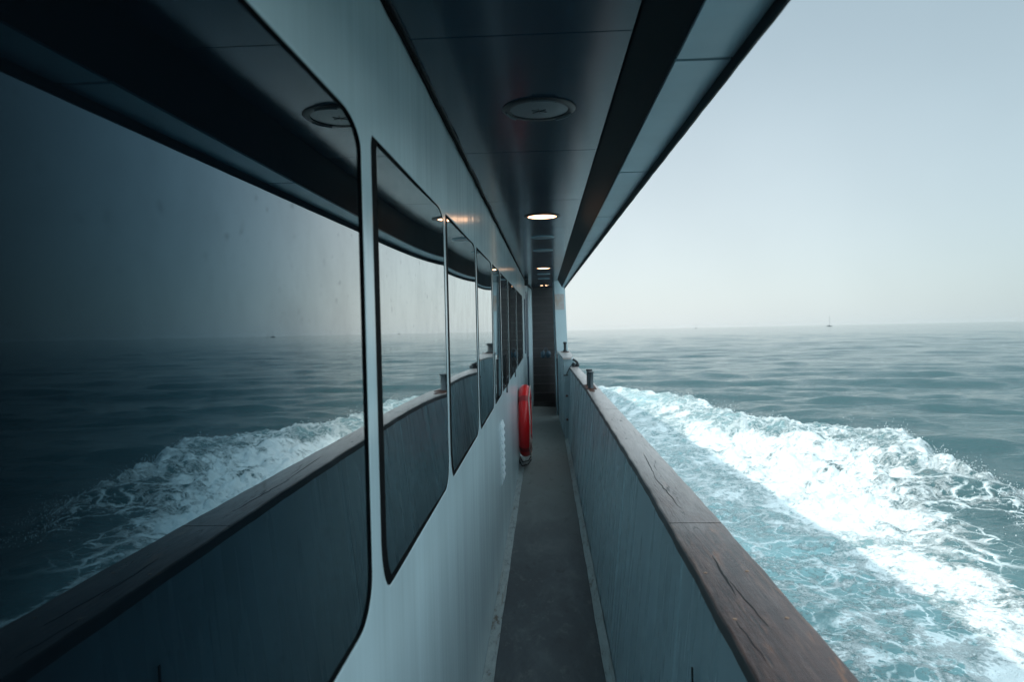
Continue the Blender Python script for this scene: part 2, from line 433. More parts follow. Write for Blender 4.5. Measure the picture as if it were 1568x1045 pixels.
# open cracks in the plank: thin dark slivers let into the surface
def crack(pts, w0):
    bm = bmesh.new(); rings = []
    n = len(pts)
    for k, (x, y) in enumerate(pts):
        w = w0 * math.sin(PI * (k + .4) / n)
        rings.append([(x - w, y, HG + .0006), (x + w, y, HG + .0006), (x + w, y, HG - .003), (x - w, y, HG - .003)])
    sweep(bm, rings); obj('crack', bm, M['gap'], rail)
def cpath(x0, y0, x1, y1, n, j):
    return [(x0 + (x1 - x0) * k / n + random.uniform(-j, j), y0 + (y1 - y0) * k / n) for k in range(n + 1)]
crack(cpath(.392, 2.50, .413, 2.95, 12, .0018), .0016); crack(cpath(.400, 2.08, .388, 2.52, 14, .0025), .0018)
crack(cpath(.385, 1.42, .395, 1.66, 10, .002), .0024); crack(cpath(.405, 1.28, .392, 1.5, 9, .002), .0014)
crack(cpath(.36, 1.15, .352, 1.3, 6, .002), .0012)
for (x, y) in ((.352, 1.31), (.452, 1.315), (.352, 1.55), (.448, 1.56)):   # wooden plugs over the screws
    bm = bmesh.new(); lathe(bm, [(0, .0008), (.004, .0008), (.0045, 0)], 14, (x, y, HG))
    pm = bpy.data.materials.get('rail plug') or mat('rail plug', (.36, .20, .12), .45)
    obj('screw_plug', bm, pm, rail)
for yj in (1.93, 4.4):
    bm = bmesh.new(); box(bm, fin(yj) + .004, fout(yj) - .004, yj, yj + .0022, HG - .002, HG + .0005); obj('plank_joint', bm, M['gap'], rail)
bm = bmesh.new(); box(bm, .3085, .3115, 1.50, 1.508, -.90, -.775); obj('scupper_slot', bm, M['gap'], bul)
# raised block at the forward end
bm = bmesh.new()
for pts in ([(.200, 8.52, 0), (.392, 8.52, 0), (.345, 10.5, 0), (.190, 10.5, 0)],):
    pass
def prism(bm, quad, z0, z1):
    a = [bm.verts.new((x, y, z0)) for x, y in quad]; b = [bm.verts.new((x, y, z1)) for x, y in quad]
    bm.faces.new(a[::-1]); bm.faces.new(b)
    for i in range(len(quad)):
        j = (i + 1) % len(quad); bm.faces.new((a[i], a[j], b[j], b[i]))
blk = empty('bulwark_block', (0, 0, 0)); tag(blk, 'raised pale blue end section of the bulwark with its own short wooden cap', 'bulwark block')
bm = bmesh.new(); prism(bm, [(.225, 8.54), (.36, 8.54), (.36, 10.46), (.185, 10.46)], HF, -.495)
obj('block_plating', bm, M['bulwark'], blk, bevel=.006)
bm = bmesh.new(); prism(bm, [(.215, 8.50), (.315, 8.50), (.36, 9.2), (.36, 10.44), (.175, 10.44)], -.492, -.470)
obj('block_cap', bm, M['teak'], blk, bevel=.004)
for (y, z) in ((8.53, -.95), (8.53, -1.25)):
    bm = bmesh.new(); lathe(bm, [(0, -.012), (.012, -.012), (.016, 0)], 12, (.255, y, z))
    for v_ in bm.verts: v_.co = Vector((v_.co.x, 8.54 + (v_.co.z - z), z + (v_.co.y - y)))
    obj('bolt', bm, M['rust'], blk)
# stub post on the block
t = empty('mooring_stub', (.285, 10.0, -.470)); tag(t, 'small dark mooring stub standing on the short cap before the white pillar', 'stub post')
bm = bmesh.new(); lathe(bm, [(0, .150), (.022, .150), (.028, .135), (.020, .115), (.018, .04), (.030, .02), (.034, 0.001), (0, 0.001)], 20); obj('post', bm, M['blackiron'], t, smooth=True)
bm = bmesh.new(); box(bm, -.06, .06, -.06, .06, .0005, .006); obj('base_plate', bm, M['rust'], t)
# gate latch: black lugs and a hooked rod at the end of the rail
t = empty('gate_latch', (.345, 8.42, HG)); tag(t, 'black iron gate latch with a hooked rod at the forward end of the cap rail', 'latch')
for dx, dz, s in ((0, .03, 1), (.045, .018, .9)):
    bm = bmesh.new(); lathe(bm, [(0, .05 * s), (.018 * s, .048 * s), (.026 * s, .03 * s), (.024 * s, 0), (0, 0)], 14, (dx, 0, .0))
    obj('lug', bm, M['blackiron'], t, smooth=True)
bm = bmesh.new(); tube(bm, [(.05, 0, .045), (.02, 0, .075), (-.012, -.01, .095)], .014, 8); obj('lever', bm, M['blackiron'], t, smooth=True)
bm = bmesh.new(); tube(bm, [(-.005, -.02, .06), (-.06, -.03, -.02), (-.10, -.04, -.10)], .006, 6); tube(bm, [(-.13, -.04, -.10), (-.075, -.04, -.098)], .009, 6); obj('hook_rod', bm, M['blackiron'], t, smooth=True)
# twin bollard
def bollard_post(t, x, y, mt):
    bm = bmesh.new()
    lathe(bm, [(0, .140), (.0275, .140), (.0285, .137), (.0285, .131), (.0245, .126), (.0225, .118), (.0225, .012), (.026, .006), (.026, .001), (0, .001)], 28, (x, y, .005))
    return obj('post', bm, mt, t, smooth=True)
t = empty('bollard', (.372, 5.72, HG)); tag(t, 'short steel twin bollard standing on a rusty plate on the cap rail', 'bollard')
bollard_post(t, 0, 0, M['steel']); bollard_post(t, .004, .25, M['blackiron'])
bm = bmesh.new(); box(bm, -.042, .045, -.06, .31, .0006, .006); obj('base_plate', bm, M['rust'], t, bevel=.002)
bm = bmesh.new()
rng = random.Random(3)
a = [(.030 * math.cos(q) * rng.uniform(.7, 1.1) * .9, -.15 + .11 * math.sin(q) * rng.uniform(.8, 1.1)) for q in [2 * PI * k / 18 for k in range(18)]]
prism(bm, a, .0002, .0007); obj('rust_stain', bm, M['rust'], t)

# ------------------------------------------------------------------ canopy over the walkway
roof = empty('canopy', (0, 0, HC)); tag(roof, 'dark glossy panelled canopy over the side deck with a pale blue outer edge', 'canopy')
XC = .197
seam = [-2.54 + k for k in range(0, 15)] + [12.25]
seam = [-13, -8] + seam
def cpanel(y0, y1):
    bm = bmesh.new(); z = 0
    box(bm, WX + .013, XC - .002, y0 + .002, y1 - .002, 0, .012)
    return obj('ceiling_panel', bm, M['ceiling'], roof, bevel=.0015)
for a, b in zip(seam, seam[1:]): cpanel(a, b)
bm = bmesh.new(); box(bm, WX - .02, XC + .02, -13, 12.3, .0125, .03); obj('ceiling_backing', bm, M['gap'], roof)
# outer beam: dark inboard face, pale sloping soffit, dark lip
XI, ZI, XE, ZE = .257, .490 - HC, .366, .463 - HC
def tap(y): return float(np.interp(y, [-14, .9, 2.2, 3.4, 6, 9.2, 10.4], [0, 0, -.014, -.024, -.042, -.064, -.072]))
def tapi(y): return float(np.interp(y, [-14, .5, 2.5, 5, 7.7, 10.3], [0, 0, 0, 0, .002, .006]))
bm = bmesh.new(); rings = []
for y in [-13] + [float(q) for q in np.arange(-3, 10.31, .15)] + [10.32]:
    k = tap(y); ki = tapi(y)
    rings.append([(XC + .0, y, .012), (XC + .004, y, .0), (XI - .006 + ki, y, ZI + .02), (XI - .003 + ki, y, ZI + .002), (XI + ki + .02, y, ZI + .006), (XE + k - .004, y, ZI + .006), (XE + k - .004, y, .05), (XC, y, .05)])
sweep(bm, rings); obj('edge_beam', bm, M['beamp'], roof, smooth=True)
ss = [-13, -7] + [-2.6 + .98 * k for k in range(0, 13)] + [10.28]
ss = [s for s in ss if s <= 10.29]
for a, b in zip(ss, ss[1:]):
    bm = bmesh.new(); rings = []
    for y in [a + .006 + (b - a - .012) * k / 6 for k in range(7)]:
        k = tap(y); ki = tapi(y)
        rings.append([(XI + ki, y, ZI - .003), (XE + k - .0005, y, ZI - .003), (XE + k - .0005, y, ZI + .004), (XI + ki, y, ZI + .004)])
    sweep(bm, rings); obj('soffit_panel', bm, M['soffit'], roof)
bm = bmesh.new(); rings = []
for y in [-13] + [float(q) for q in np.arange(-3, 10.31, .03)]:
    w = .0004 * math.sin(y * 19) + .0003 * math.sin(y * 47)
    k = tap(y) + w
    rings.append([(XE + k, y, ZE + w), (XE + k + .004, y, ZE - .001), (XE + k + .008, y, ZE + .004), (XE + k + .008, y, .07), (XE + k, y, .07)])
sweep(bm, rings); obj('outer_lip', bm, M['beamp'], roof)
# roof slab over the whole boat, running on over the unseen house, tapered to shape its shadow
hy = [-14, 10.3, 14, 20, 25, 30, 36, 42]; hx = [.345, .29, .17, -.15, -.45, -.85, -1.7, -3.2]
bm = bmesh.new()
rings = []
for y, x in zip(hy, hx): rings.append([(-7 - (x - .3), y, .055), (x - .004, y, .055), (x - .004, y, .10), (-7 - (x - .3), y, .10)])
sweep(bm, rings); obj('roof_slab', bm, M['hull'], roof)
# unseen forward house behind the stair and the hull under it all
hl = empty('hull', (0, 0, 0)); tag(hl, 'white boat hull below the bulwark, outboard of the side deck', 'hull')
bm = bmesh.new(); rings = []
for y in (-14, -6, 0, 4, 8.5, 12, 16, 22, 28, 34, 40):
    o_ = float(np.interp(y, [-14, 8.5, 14, 22, 28, 34, 40], [.44, .37, .30, -.3, -1.0, -2.0, -3.45])) 
    zt = HG - .05 if y < 8.6 else HF + .2
    i_ = o_ - .02 if y < 8.6 else o_ - .05
    rings.append([(o_ - .02, y, zt - .02), (o_, y, zt), (o_ - .12, y, -2.2), (o_ - .30, y, -3.9), (-6.7 - (o_ - .44), y, -3.9), (-7 - (o_ - .44), y, HF - .06), (o_ - .06, y, HF - .06)])
sweep(bm, rings); obj('hull_plating', bm, M['hull'], hl)

bm = bmesh.new(); rings = []
for y, x in list(zip(hy, hx))[2:]:
    rings.append([(-7 - (x - .3), max(y, 14.8), HF), (x - .06, max(y, 14.8), HF), (x - .06, max(y, 14.8), .65), (-7 - (x - .3), max(y, 14.8), .65)])
sweep(bm, rings); obj('unseen_forward_house', bm, M['hull'], hl)  # out of view; tapered to shape the boat's shadow on the water

# ceiling lamps
def lamp(y, r, lit, lab, twin=False, flat=False):
    t = empty('ceiling_lamp', (-.005, y, HC)); tag(t, lab, 'lamp', 'round lamps in the canopy ceiling')
    bm = bmesh.new()
    lathe(bm, [(r, -.0005), (r, -.002), (r * .97, -.005), (r * .86, -.007), (r * .80, -.006), (r * .79, -.003), (r * .79, -.0005)], 48)
    obj('bezel', bm, M['blackiron'] if not flat else M['soffit'], t, smooth=True)
    bm = bmesh.new(); lathe(bm, [(0, -.0065), (r * .5, -.006), (r * .785, -.0035), (r * .785, -.001)], 48)
    obj('lens', bm, M['lit'] if lit else M['lens'], t, smooth=True)
    if r > .095 and not lit:
        for k in range(3):
            a = k * PI / 3 + .4; bm = bmesh.new(); q = r * .22
            tube(bm, [(-q * math.cos(a), -q * math.sin(a), -.0072), (q * math.cos(a), q * math.sin(a), -.0072)], .0010, 5)
            obj('guard_wire', bm, M['blackiron'], t)
        for k in range(3):
            a0 = k * 2.1 + .3; bm = bmesh.new()
            tube(bm, [(r * .90 * math.cos(a0 + s * .12), r * .90 * math.sin(a0 + s * .12), -.0080) for s in range(7)], .0035, 6)
            obj('bezel_clip', bm, M['lens'], t, smooth=True)
    if twin:
        bm = bmesh.new(); box(bm, -.022, .022, -.10, .10, -.05, -.005); obj('divider', bm, M['blackiron'], t, bevel=.004)
    return t
lamp(1.97, .105, False, 'unlit round ceiling lamp nearest the camera with a wire cross on its lens')
lamp(3.98, .105, True, 'brightly lit round ceiling lamp, the largest of the glowing ones')
lamp(4.97, .086, False, 'unlit round ceiling lamp just beyond the largest glowing lamp', flat=True)
lamp(5.90, .088, False, 'unlit round ceiling lamp just before the middle glowing lamp', flat=True)
lamp(7.90, .095, True, 'lit round ceiling lamp in the middle of the row over the life ring')
lamp(8.90, .086, False, 'unlit round ceiling lamp just beyond the middle glowing lamp', flat=True)
lamp(9.90, .086, False, 'unlit round ceiling lamp second beyond the middle glowing lamp', flat=True)
lamp(11.75, .100, True, 'farthest lit ceiling lamp split in two by a dark bar, by the stair', True)

# pillar at the end of the rail
pil = empty('pillar', (0, 10.5, HF)); tag(pil, 'pale blue outer pillar rising from the bulwark end to the canopy', 'pillar')
bm = bmesh.new()
sweep(bm, [[(.172, 0, .98), (.342, 0, .98), (.342, .22, .98), (.172, .22, .98)], [(.150, 0, 2.12), (.312, 0, 2.12), (.312, .22, 2.12), (.150, .22, 2.12)]])
obj('pillar_shaft', bm, M['post'], pil, bevel=.004)
bm = bmesh.new(); box(bm, .158, .298, -.006, -.0005, 1.66, 1.90); obj('lamp_glow_patch', bm, M['orange'], pil)  # warm lamp glow on the pillar, put in as a coloured panel
bm = bmesh.new()
sweep(bm, [[(.165, .25, 0), (.205, .25, 0), (.205, 2.0, 0), (.165, 2.0, 0)], [(.15, .25, .9), (.20, .25, .9), (.20, 2.0, .9), (.15, 2.0, .9)]])
obj('side_panel', bm, M['stair'], pil)
bm = bmesh.new()
sweep(bm, [[(.158, .20, .0), (.171, .20, 0), (.171, .26, 0), (.158, .26, 0)], [(.128, .20, 2.1), (.149, .20, 2.1), (.149, .26, 2.1), (.128, .26, 2.1)]])
obj('edge_trim', bm, M['bulwark'], pil)

# stair closing the walkway
st = empty('stairway', (0, 12.6, HF)); tag(st, 'dark brown closed-riser stair at the far end of the walkway', 'stair')
NS = 13; rise = 2.12 / NS
for k in range(NS):
    y = k * .035
    bm = bmesh.new(); box(bm, WX + .02, .33, y, y + .10, k * rise + .003, (k + 1) * rise - .0152); obj('riser', bm, M['stair'], st)
    bm = bmesh.new(); box(bm, WX + .02, .33, y - .012, y + .14, (k + 1) * rise - .015, (k + 1) * rise + .0025); obj('tread', bm, M['tread'], st, bevel=.002)
bm = bmesh.new(); box(bm, WX - .01, .345, .75, .8, 0, 2.2); obj('back_panel', bm, M['stair'], st)
t = empty('hanging_fenders', (.0, 12.55, -.62)); tag(t, 'small dark blue pair of rounded fenders hung on the stair front', 'fenders')
for dx in (-.045, .05):
    bm = bmesh.new(); lathe(bm, [(0, .06), (.03, .055), (.045, .03), (.045, -.04), (.03, -.065), (0, -.07)], 16, (dx, -.03, 0)); obj('fender', bm, M['navy'], t, smooth=True)
bm = bmesh.new(); tube(bm, [(-.045, -.03, .06), (0, .03, .12), (.05, -.03, .06)], .006, 6); obj('lanyard', bm, M['navy'], t, smooth=True)
t = empty('door_mat', (-.03, 12.2, HF)); tag(t, 'dark mat lying on the deck at the foot of the stair', 'mat')
bm = bmesh.new(); prism(bm, [(-.20, -.30), (.19, -.42), (.19, .33), (-.20, .33)], .001, .012); obj('mat_sheet', bm, M['gap'], t, bevel=.003)

# ------------------------------------------------------------------ life ring
t = empty('life_ring', (-.222, 7.03, -1.03)); tag(t, 'red life ring hanging flat against the cabin wall just above the deck', 'life ring')
R0, r0 = .312, .060
def torus(bm, R, r, a0=0, a1=2 * PI, n=64, m_=16, sx=1.0):
    full = abs(a1 - a0 - 2 * PI) < 1e-4; rings = []
    for k in range(n + (0 if full else 1)):
        a = a0 + (a1 - a0) * k / n
        rings.append([(r * sx * math.cos(b), (R + r * math.sin(b)) * math.cos(a), (R + r * math.sin(b)) * math.sin(a)) for b in [2 * PI * j / m_ for j in range(m_)]])
    Rv = [[bm.verts.new(p) for p in q] for q in rings]
    for k in range(len(Rv) if full else len(Rv) - 1):
        A, B = Rv[k], Rv[(k + 1) % len(Rv)]
        for j in range(m_): bm.faces.new((A[j], A[(j + 1) % m_], B[(j + 1) % m_], B[j]))
bm = bmesh.new(); torus(bm, R0, r0, n=96, m_=24); obj('ring_body', bm, M['ringred'], t, smooth=True)
for k in range(4):
    a = PI / 4 + k * PI / 2
    bm = bmesh.new(); torus(bm, R0, r0 + .0025, a - .09, a + .09, 8, 24); obj('strap', bm, M['strap'], t, smooth=True)
for k in range(4):
    a0 = PI / 4 + k * PI / 2; pts = []
    for s in range(17):
        u = s / 16; a = a0 + u * PI / 2; sag = math.sin(PI * u)
        rr = R0 + r0 * .75 + .028 * sag * (1 if k != 2 else .4)
        pts.append((.045 + .012 * sag, rr * math.cos(a), rr * math.sin(a) - (.025 * sag if k == 0 else 0)))
    bm = bmesh.new(); tube(bm, pts, .0055, 6); obj('grab_rope', bm, M['rope'], t, smooth=True)
bm = bmesh.new(); tube(bm, [(.058, -.30, -.12), (.066, -.33, -.17), (.072, -.30, -.24), (.066, -.24, -.27), (.068, -.18, -.22), (.07, -.22, -.16)], .005, 6); obj('rope_coil', bm, M['rope'], t, smooth=True)
for yy in (-.09, .10):
    bm = bmesh.new(); tube(bm, [(-.066, yy, -.40), (-.04, yy, -.455), (.02, yy, -.44), (.055, yy, -.385)], .007, 6); obj('holder_hook', bm, M['blackiron'], t, smooth=True)
bm = bmesh.new(); box(bm, -.0675, -.058, -.11, .11, -.43, -.39); obj('holder_plate', bm, M['blackiron'], t)

# ------------------------------------------------------------------ the sea
def hashn(ix, iy, s):
    h = (ix.astype(np.int64) * 374761393 + iy.astype(np.int64) * 668265263 + s * 1442695041) & 0x7fffffff
    h = ((h ^ (h >> 13)) * 1274126177) & 0x7fffffff
    h = (h ^ (h >> 16)) & 0xffff
    return h / 65535.0
def vnoise(x, y, s=0):
    ix = np.floor(x); iy = np.floor(y); fx = x - ix; fy = y - iy
    fx = fx * fx * fx * (fx * (fx * 6 - 15) + 10); fy = fy * fy * fy * (fy * (fy * 6 - 15) + 10)
    a = hashn(ix, iy, s); b = hashn(ix + 1, iy, s); c = hashn(ix, iy + 1, s); d = hashn(ix + 1, iy + 1, s)
    return (a + (b - a) * fx) * (1 - fy) + (c + (d - c) * fx) * fy
def fbm(x, y, o=4, s=0, gain=.5):
    t = 0; A = 1; tot = 0
    for k in range(o):
        ca, sa = math.cos(1.1 * k), math.sin(1.1 * k); f = 2.03 ** k
        t = t + A * vnoise((x * ca - y * sa) * f + 17 * k, (x * sa + y * ca) * f + 5 * k, s + k); tot += A; A *= gain
    return t / tot
def sst(v, a, b):
    t = np.clip((v - a) / (b - a), 0, 1); return t * t * (3 - 2 * t)
OZ = [-40, 3, 5.5, 8.0, 9.4, 10.5, 12.0, 13.5, 15.5, 16.9, 17.7, 18.3, 20, 23, 27.5, 31.5, 36, 42, 60]
OX = [6.0, 6.0, 6.1, 6.6, 7.2, 7.7, 8.15, 8.3, 8.35, 8.1, 7.5, 6.5, 6.15, 5.85, 4.7, 3.35, 1.9, .8, .3]
def foam_fields(x, y):
    wob = (fbm(x * .55, y * .55, 4, 3) - .5) * 1.1 + (fbm(x * 2.3, y * 2.3, 3, 9) - .5) * .45
    o = np.interp(y + (fbm(x * .7, y * .7, 2, 21) - .5) * 1.2, OZ, OX)
    dd = o - .2 - x + wob * sst(y, 6, 14) * .8                       # metres inside the crest line
    inside = sst(dd, -.05, .35)
    body = .98 * inside
    body = body - .46 * np.exp(-((dd - 1.05) / .85) ** 2) * sst(y, 10, 14) * (1 - sst(y, 24, 30)) # glassy patches on the ridge
    gapm = (1 - sst(y, 9.6, 12.6)) * sst(x, 5.1, 6.0)
    gap2 = (1 - sst(y, 11.2, 13.0)) * sst(x, 5.9, 6.6)
    body = body * (1 - .92 * np.maximum(gapm, .55 * gap2))
    fringe = .45 * np.exp(-((dd - .45) / .5) ** 2) * sst(y, 8.6, 10.4) * (1 - sst(y, 12, 14))
    band = np.exp(-((x - 4.4 - wob * .5) / .62) ** 4)
    nearz = 1 - sst(y, 8.5, 13)
    inner = (1 - sst(x, 3.4, 4.3))
    body = body * (1 - inner * (.30 + .22 * nearz)) 
    lo = np.where(y < 9, .84 * band + .46 * inner, 0)
    k = 1 - sst(y, 7.5, 10)
    body = body * (1 - k) + k * np.maximum(lo, .06)
    body = np.maximum(body, fringe)
    dip = (fbm(x * .33, y * .22, 3, 33) - .5)
    body = body + dip * .35 * inside * (1 - .5 * sst(y, 14, 20)) 
    aer = inside * np.clip(.95 - .75 * gapm - .3 * gap2, 0, 1) * (1 - .45 * sst(x, 5.0, 7.0) * (1 - sst(y, 11, 15)))
    aer = aer * (1 - .72 * sst(x, 3.9, 5.2) * (1 - .4 * sst(y, 14, 20)))
    aer = aer * (.55 + .45 * sst(y, 6.0, 9.5)) * (.62 + .76 * fbm(x * .5, y * .35, 3, 44))
    return np.clip(body, 0, 1), np.clip(aer, 0, 1), dd
def waves(x, y, sp):
    rs = np.random.RandomState(5); h = np.zeros_like(x)
    wx = x + 2.0 * (fbm(x * .08, y * .08, 2, 50) - .5); wy = y + 2.0 * (fbm(x * .08, y * .08, 2, 60) - .5)
    for k in range(80):
        lam = .7 * (10 / .7) ** (rs.rand() ** 1.0); ang = math.radians(72 + rs.randn() * 26)
        amp = .0029 * lam ** .80 * rs.uniform(.5, 1.3)
        kx, ky = math.cos(ang) * 2 * PI / lam, math.sin(ang) * 2 * PI / lam
        ph = rs.rand() * 2 * PI
        fade = np.clip(lam / (3.0 * sp) - 1.0, 0, 1)
        s = np.sin(kx * wx + ky * wy + ph)
        h += amp * fade * (s + .25 * (2 * ((s + 1) / 2) ** 2 - .75))
    gust = .65 + .8 * fbm(x * .03, y * .03, 2, 70)
    return h * gust
def height(x, y, sp, f, aer, dd):
    h = waves(x, y, sp)
    calm = sst(dd, -1.5, 1.0) * (y < 60)
    h = h * (1 - .5 * calm)
    # diverging bow wave: ridge just inside the crest line, steep outside
    hk = np.interp(y, [-20, 4, 8, 11, 14, 17, 19.0, 22, 27, 32, 38, 44], [.02, .08, .16, .34, .50, .52, .40, .50, .46, .36, .2, 0])
    ridge = np.where(dd < .55, np.exp(-((dd - .55) / .55) ** 2), np.exp(-((dd - .55) / 1.9) ** 2))
    h = h + hk * ridge
    h = h - .10 * np.exp(-((dd + 1.8) / 1.2) ** 2) * (y < 45) * sst(y, 6, 12)
    t = np.clip(f, 0, 1) * (1 - sst(sp, .25, .5))
    lum = (fbm(x * 1.3, y * 1.1, 5, 80, .58) - .5)
    rid = 1 - np.abs(2 * fbm(x * 1.9, y * 1.7, 4, 95, .55) - 1)
    fine = (fbm(x * 5.5, y * 5, 3, 120, .6) - .5)
    out = sst(x, 3.0, 5.5) * sst(y, 8, 12)
    bil = np.abs(2 * fbm(x * 1.15, y * 1.05, 3, 95, .5) - 1); bil2 = np.abs(2 * fbm(x * 3.1, y * 2.9, 3, 99, .5) - 1)
    cr = np.exp(-((dd - .8) / 1.5) ** 2) * out
    h = h + t * (.08 + .22 * out) * lum + t * (.09 + .22 * out + .04 * cr) * (bil - .15) + t * (.05 + .13 * out) * (bil2 - .15) + t * .05 * fine
    jag = np.exp(-((dd - .25) / .35) ** 2) * out * t
    h = h + .20 * jag * np.clip(fbm(x * 4.5, y * 4.5, 4, 140, .65) - .42, 0, 1) * 2
    h = h + .05 * aer * (fbm(x * .9, y * .7, 3, 130) - .5) * 2 * (1 - sst(sp, .5, 1))
    return h
def sector(a0, a1, na, r0, r1, q):
    nr = int(math.log(r1 / r0) / math.log(q)) + 1
    rr = r0 * (r1 / r0) ** (np.arange(nr + 1) / nr)
    aa = np.radians(np.linspace(a0, a1, na + 1))
    return rr, aa
parts = []
rr, _ = sector(0, 1, 1, 1.6, 9000, 1.0062)
aa = np.radians(np.concatenate([np.linspace(-60, -4, 15)[:-1], np.arange(-4, 0, .5), np.arange(0, 56, .105), np.linspace(56, 300, 50)]))
A, Rr = np.meshgrid(aa, rr)
X = Rr * np.sin(A); Y = Rr * np.cos(A)
SPc = Rr * .0062
wa = np.gradient(aa); SPa = Rr * wa[None, :]
SP = np.maximum(SPc, np.where(SPa > Rr * .003, SPa, 0))
f, aer, dd = foam_fields(X, Y)
Z = height(X, Y, SP, f, aer, dd)
port = X < -1.0
f = np.where(port, 0, f); aer = np.where(port, 0, aer)
nr_, na_ = X.shape
co = np.stack([X, Y, Z], -1).reshape(-1, 3).astype(np.float32)
co = np.concatenate([co, np.array([[0, 0, 0]], np.float32)])
idx = np.arange(nr_ * na_).reshape(nr_, na_)
q = np.stack([idx[:-1, :-1], idx[:-1, 1:], idx[1:, 1:], idx[1:, :-1]], -1).reshape(-1, 4)[:, ::-1]
tri = np.stack([idx[0, :-1], idx[0, 1:], np.full(na_ - 1, nr_ * na_)], -1)[:, ::-1]
me = bpy.data.meshes.new('sea')
me.vertices.add(len(co)); me.vertices.foreach_set('co', co.ravel())
nl = q.size + tri.size
me.loops.add(nl); me.loops.foreach_set('vertex_index', np.concatenate([q.ravel(), tri.ravel()]).astype(np.int32))
me.polygons.add(len(q) + len(tri))
me.polygons.foreach_set('loop_start', np.concatenate([np.arange(len(q)) * 4, q.size + np.arange(len(tri)) * 3]).astype(np.int32))
me.polygons.foreach_set('use_smooth', np.ones(len(q) + len(tri), bool))
me.update(calc_edges=True); me.validate()
for nm_, arr in (('foam', f), ('aer', aer)):
    at = me.attributes.new(nm_, 'FLOAT', 'POINT')
    at.data.foreach_set('value', np.concatenate([arr.ravel(), [0]]).astype(np.float32))

m = mat('sea water', (.006, .05, .055), .09, .5, 0, 1.333)
b = bsdf(m)
def attr(nm_):
    n = N(m, 'ShaderNodeAttribute'); n.attribute_name = nm_; return n.outputs['Fac']
fo, ae = attr('foam'), attr('aer')
v1 = coords(m, (1, .8, 0)); v2 = coords(m, (1, 1, 0))
n_big = noise(m, v1, 1.5, 6, .62, .5)
n_med = noise(m, v2, 5.0, 8, .66, .8)
n_fin = noise(m, v2, 22.0, 5, .6, .3)
mixn = math_(m, 'ADD', math_(m, 'MULTIPLY', n_big, .40), math_(m, 'ADD', math_(m, 'MULTIPLY', n_med, .38), math_(m, 'MULTIPLY', n_fin, .22)))
def net(scale, w):
    wv = N(m, 'ShaderNodeTexNoise'); wv.inputs['Scale'].default_value = scale * .8; wv.inputs['Detail'].default_value = 5
    L(m, v1, wv.inputs['Vector'])
    ad = N(m, 'ShaderNodeVectorMath', operation='MULTIPLY_ADD'); L(m, wv.outputs['Color'], ad.inputs[0]); ad.inputs[1].default_value = (w, w, 0); L(m, v1, ad.inputs[2])
    vo = N(m, 'ShaderNodeTexVoronoi', feature='DISTANCE_TO_EDGE'); vo.inputs['Scale'].default_value = scale; L(m, ad.outputs[0], vo.inputs['Vector'])
    return vo.outputs['Distance']
e1 = net(1.15, 1.7); e2 = net(3.4, .75)
wid = math_(m, 'MULTIPLY', math_(m, 'MULTIPLY', fo, sstep(m, n_med, .32, .60)), .24)
l1 = math_(m, 'SUBTRACT', 1.0, sstep(m, e1, 0.0, math_(m, 'ADD', wid, .004)))
l2 = math_(m, 'SUBTRACT', 1.0, sstep(m, e2, 0.0, math_(m, 'ADD', math_(m, 'MULTIPLY', wid, .9), .004)))
lines = math_(m, 'MULTIPLY', math_(m, 'MAXIMUM', l1, math_(m, 'MULTIPLY', l2, .7)), sstep(m, fo, .05, .35))
lines = math_(m, 'MULTIPLY', lines, sstep(m, n_big, .30, .46))
th = math_(m, 'SUBTRACT', .665, math_(m, 'MULTIPLY', fo, .250))
solid = sstep(m, mixn, math_(m, 'SUBTRACT', th, .06), math_(m, 'ADD', th, .05))
solid = math_(m, 'MULTIPLY', solid, sstep(m, fo, .12, .4))
sep = N(m, 'ShaderNodeSeparateXYZ'); tcs = N(m, 'ShaderNodeTexCoord'); L(m, tcs.outputs['Object'], sep.inputs[0])
mask = math_(m, 'MAXIMUM', solid, math_(m, 'MULTIPLY', lines, .92))
mask = math_(m, 'MAXIMUM', mask, math_(m, 'MULTIPLY', ae, math_(m, 'MULTIPLY', math_(m, 'MULTIPLY', sstep(m, n_med, .30, .66), sstep(m, sep.outputs['Y'], 6.5, 13.0)), .55)))
geo = N(m, 'ShaderNodeSeparateXYZ'); tc = N(m, 'ShaderNodeTexCoord'); L(m, tc.outputs['Object'], geo.inputs[0])
water = mix(m, math_(m, 'MULTIPLY', ae, sstep(m, n_big, .02, .58)), (.022, .074, .080), (.25, .47, .49))
foamc = mix(m, n_fin, (.70, .80, .82), (.86, .89, .88))
col = mix(m, mask, water, foamc)
L(m, col, b.inputs['Base Color'])
L(m, math_(m, 'MULTIPLY_ADD', mask, .5, .07), b.inputs['Roughness'])
L(m, math_(m, 'MULTIPLY_ADD', mask, -.35, .5), b.inputs['Specular IOR Level'])
rv = coords(m, (1, 1.6, 1)); r1 = noise(m, rv, 1.6, 5, .6); 
nm = bump(m, r1, .6, .12)
rv2 = coords(m, (1, 1.9, 1)); r2 = noise(m, rv2, 6.5, 4, .6); nm = bump(m, r2, .5, .035, nm)
nm = bump(m, n_med, .25, .03, nm)
fb = math_(m, 'MULTIPLY', solid, math_(m, 'ADD', n_med, math_(m, 'MULTIPLY', n_fin, .15)))
nm = bump(m, fb, .75, .085, nm)
L(m, nm, b.inputs['Normal'])
sea = link('sea', me, m, None, Matrix.Identity(4)); tag(sea, kind='structure'); sea['label'] = 'teal sea with the white foaming bow wave'

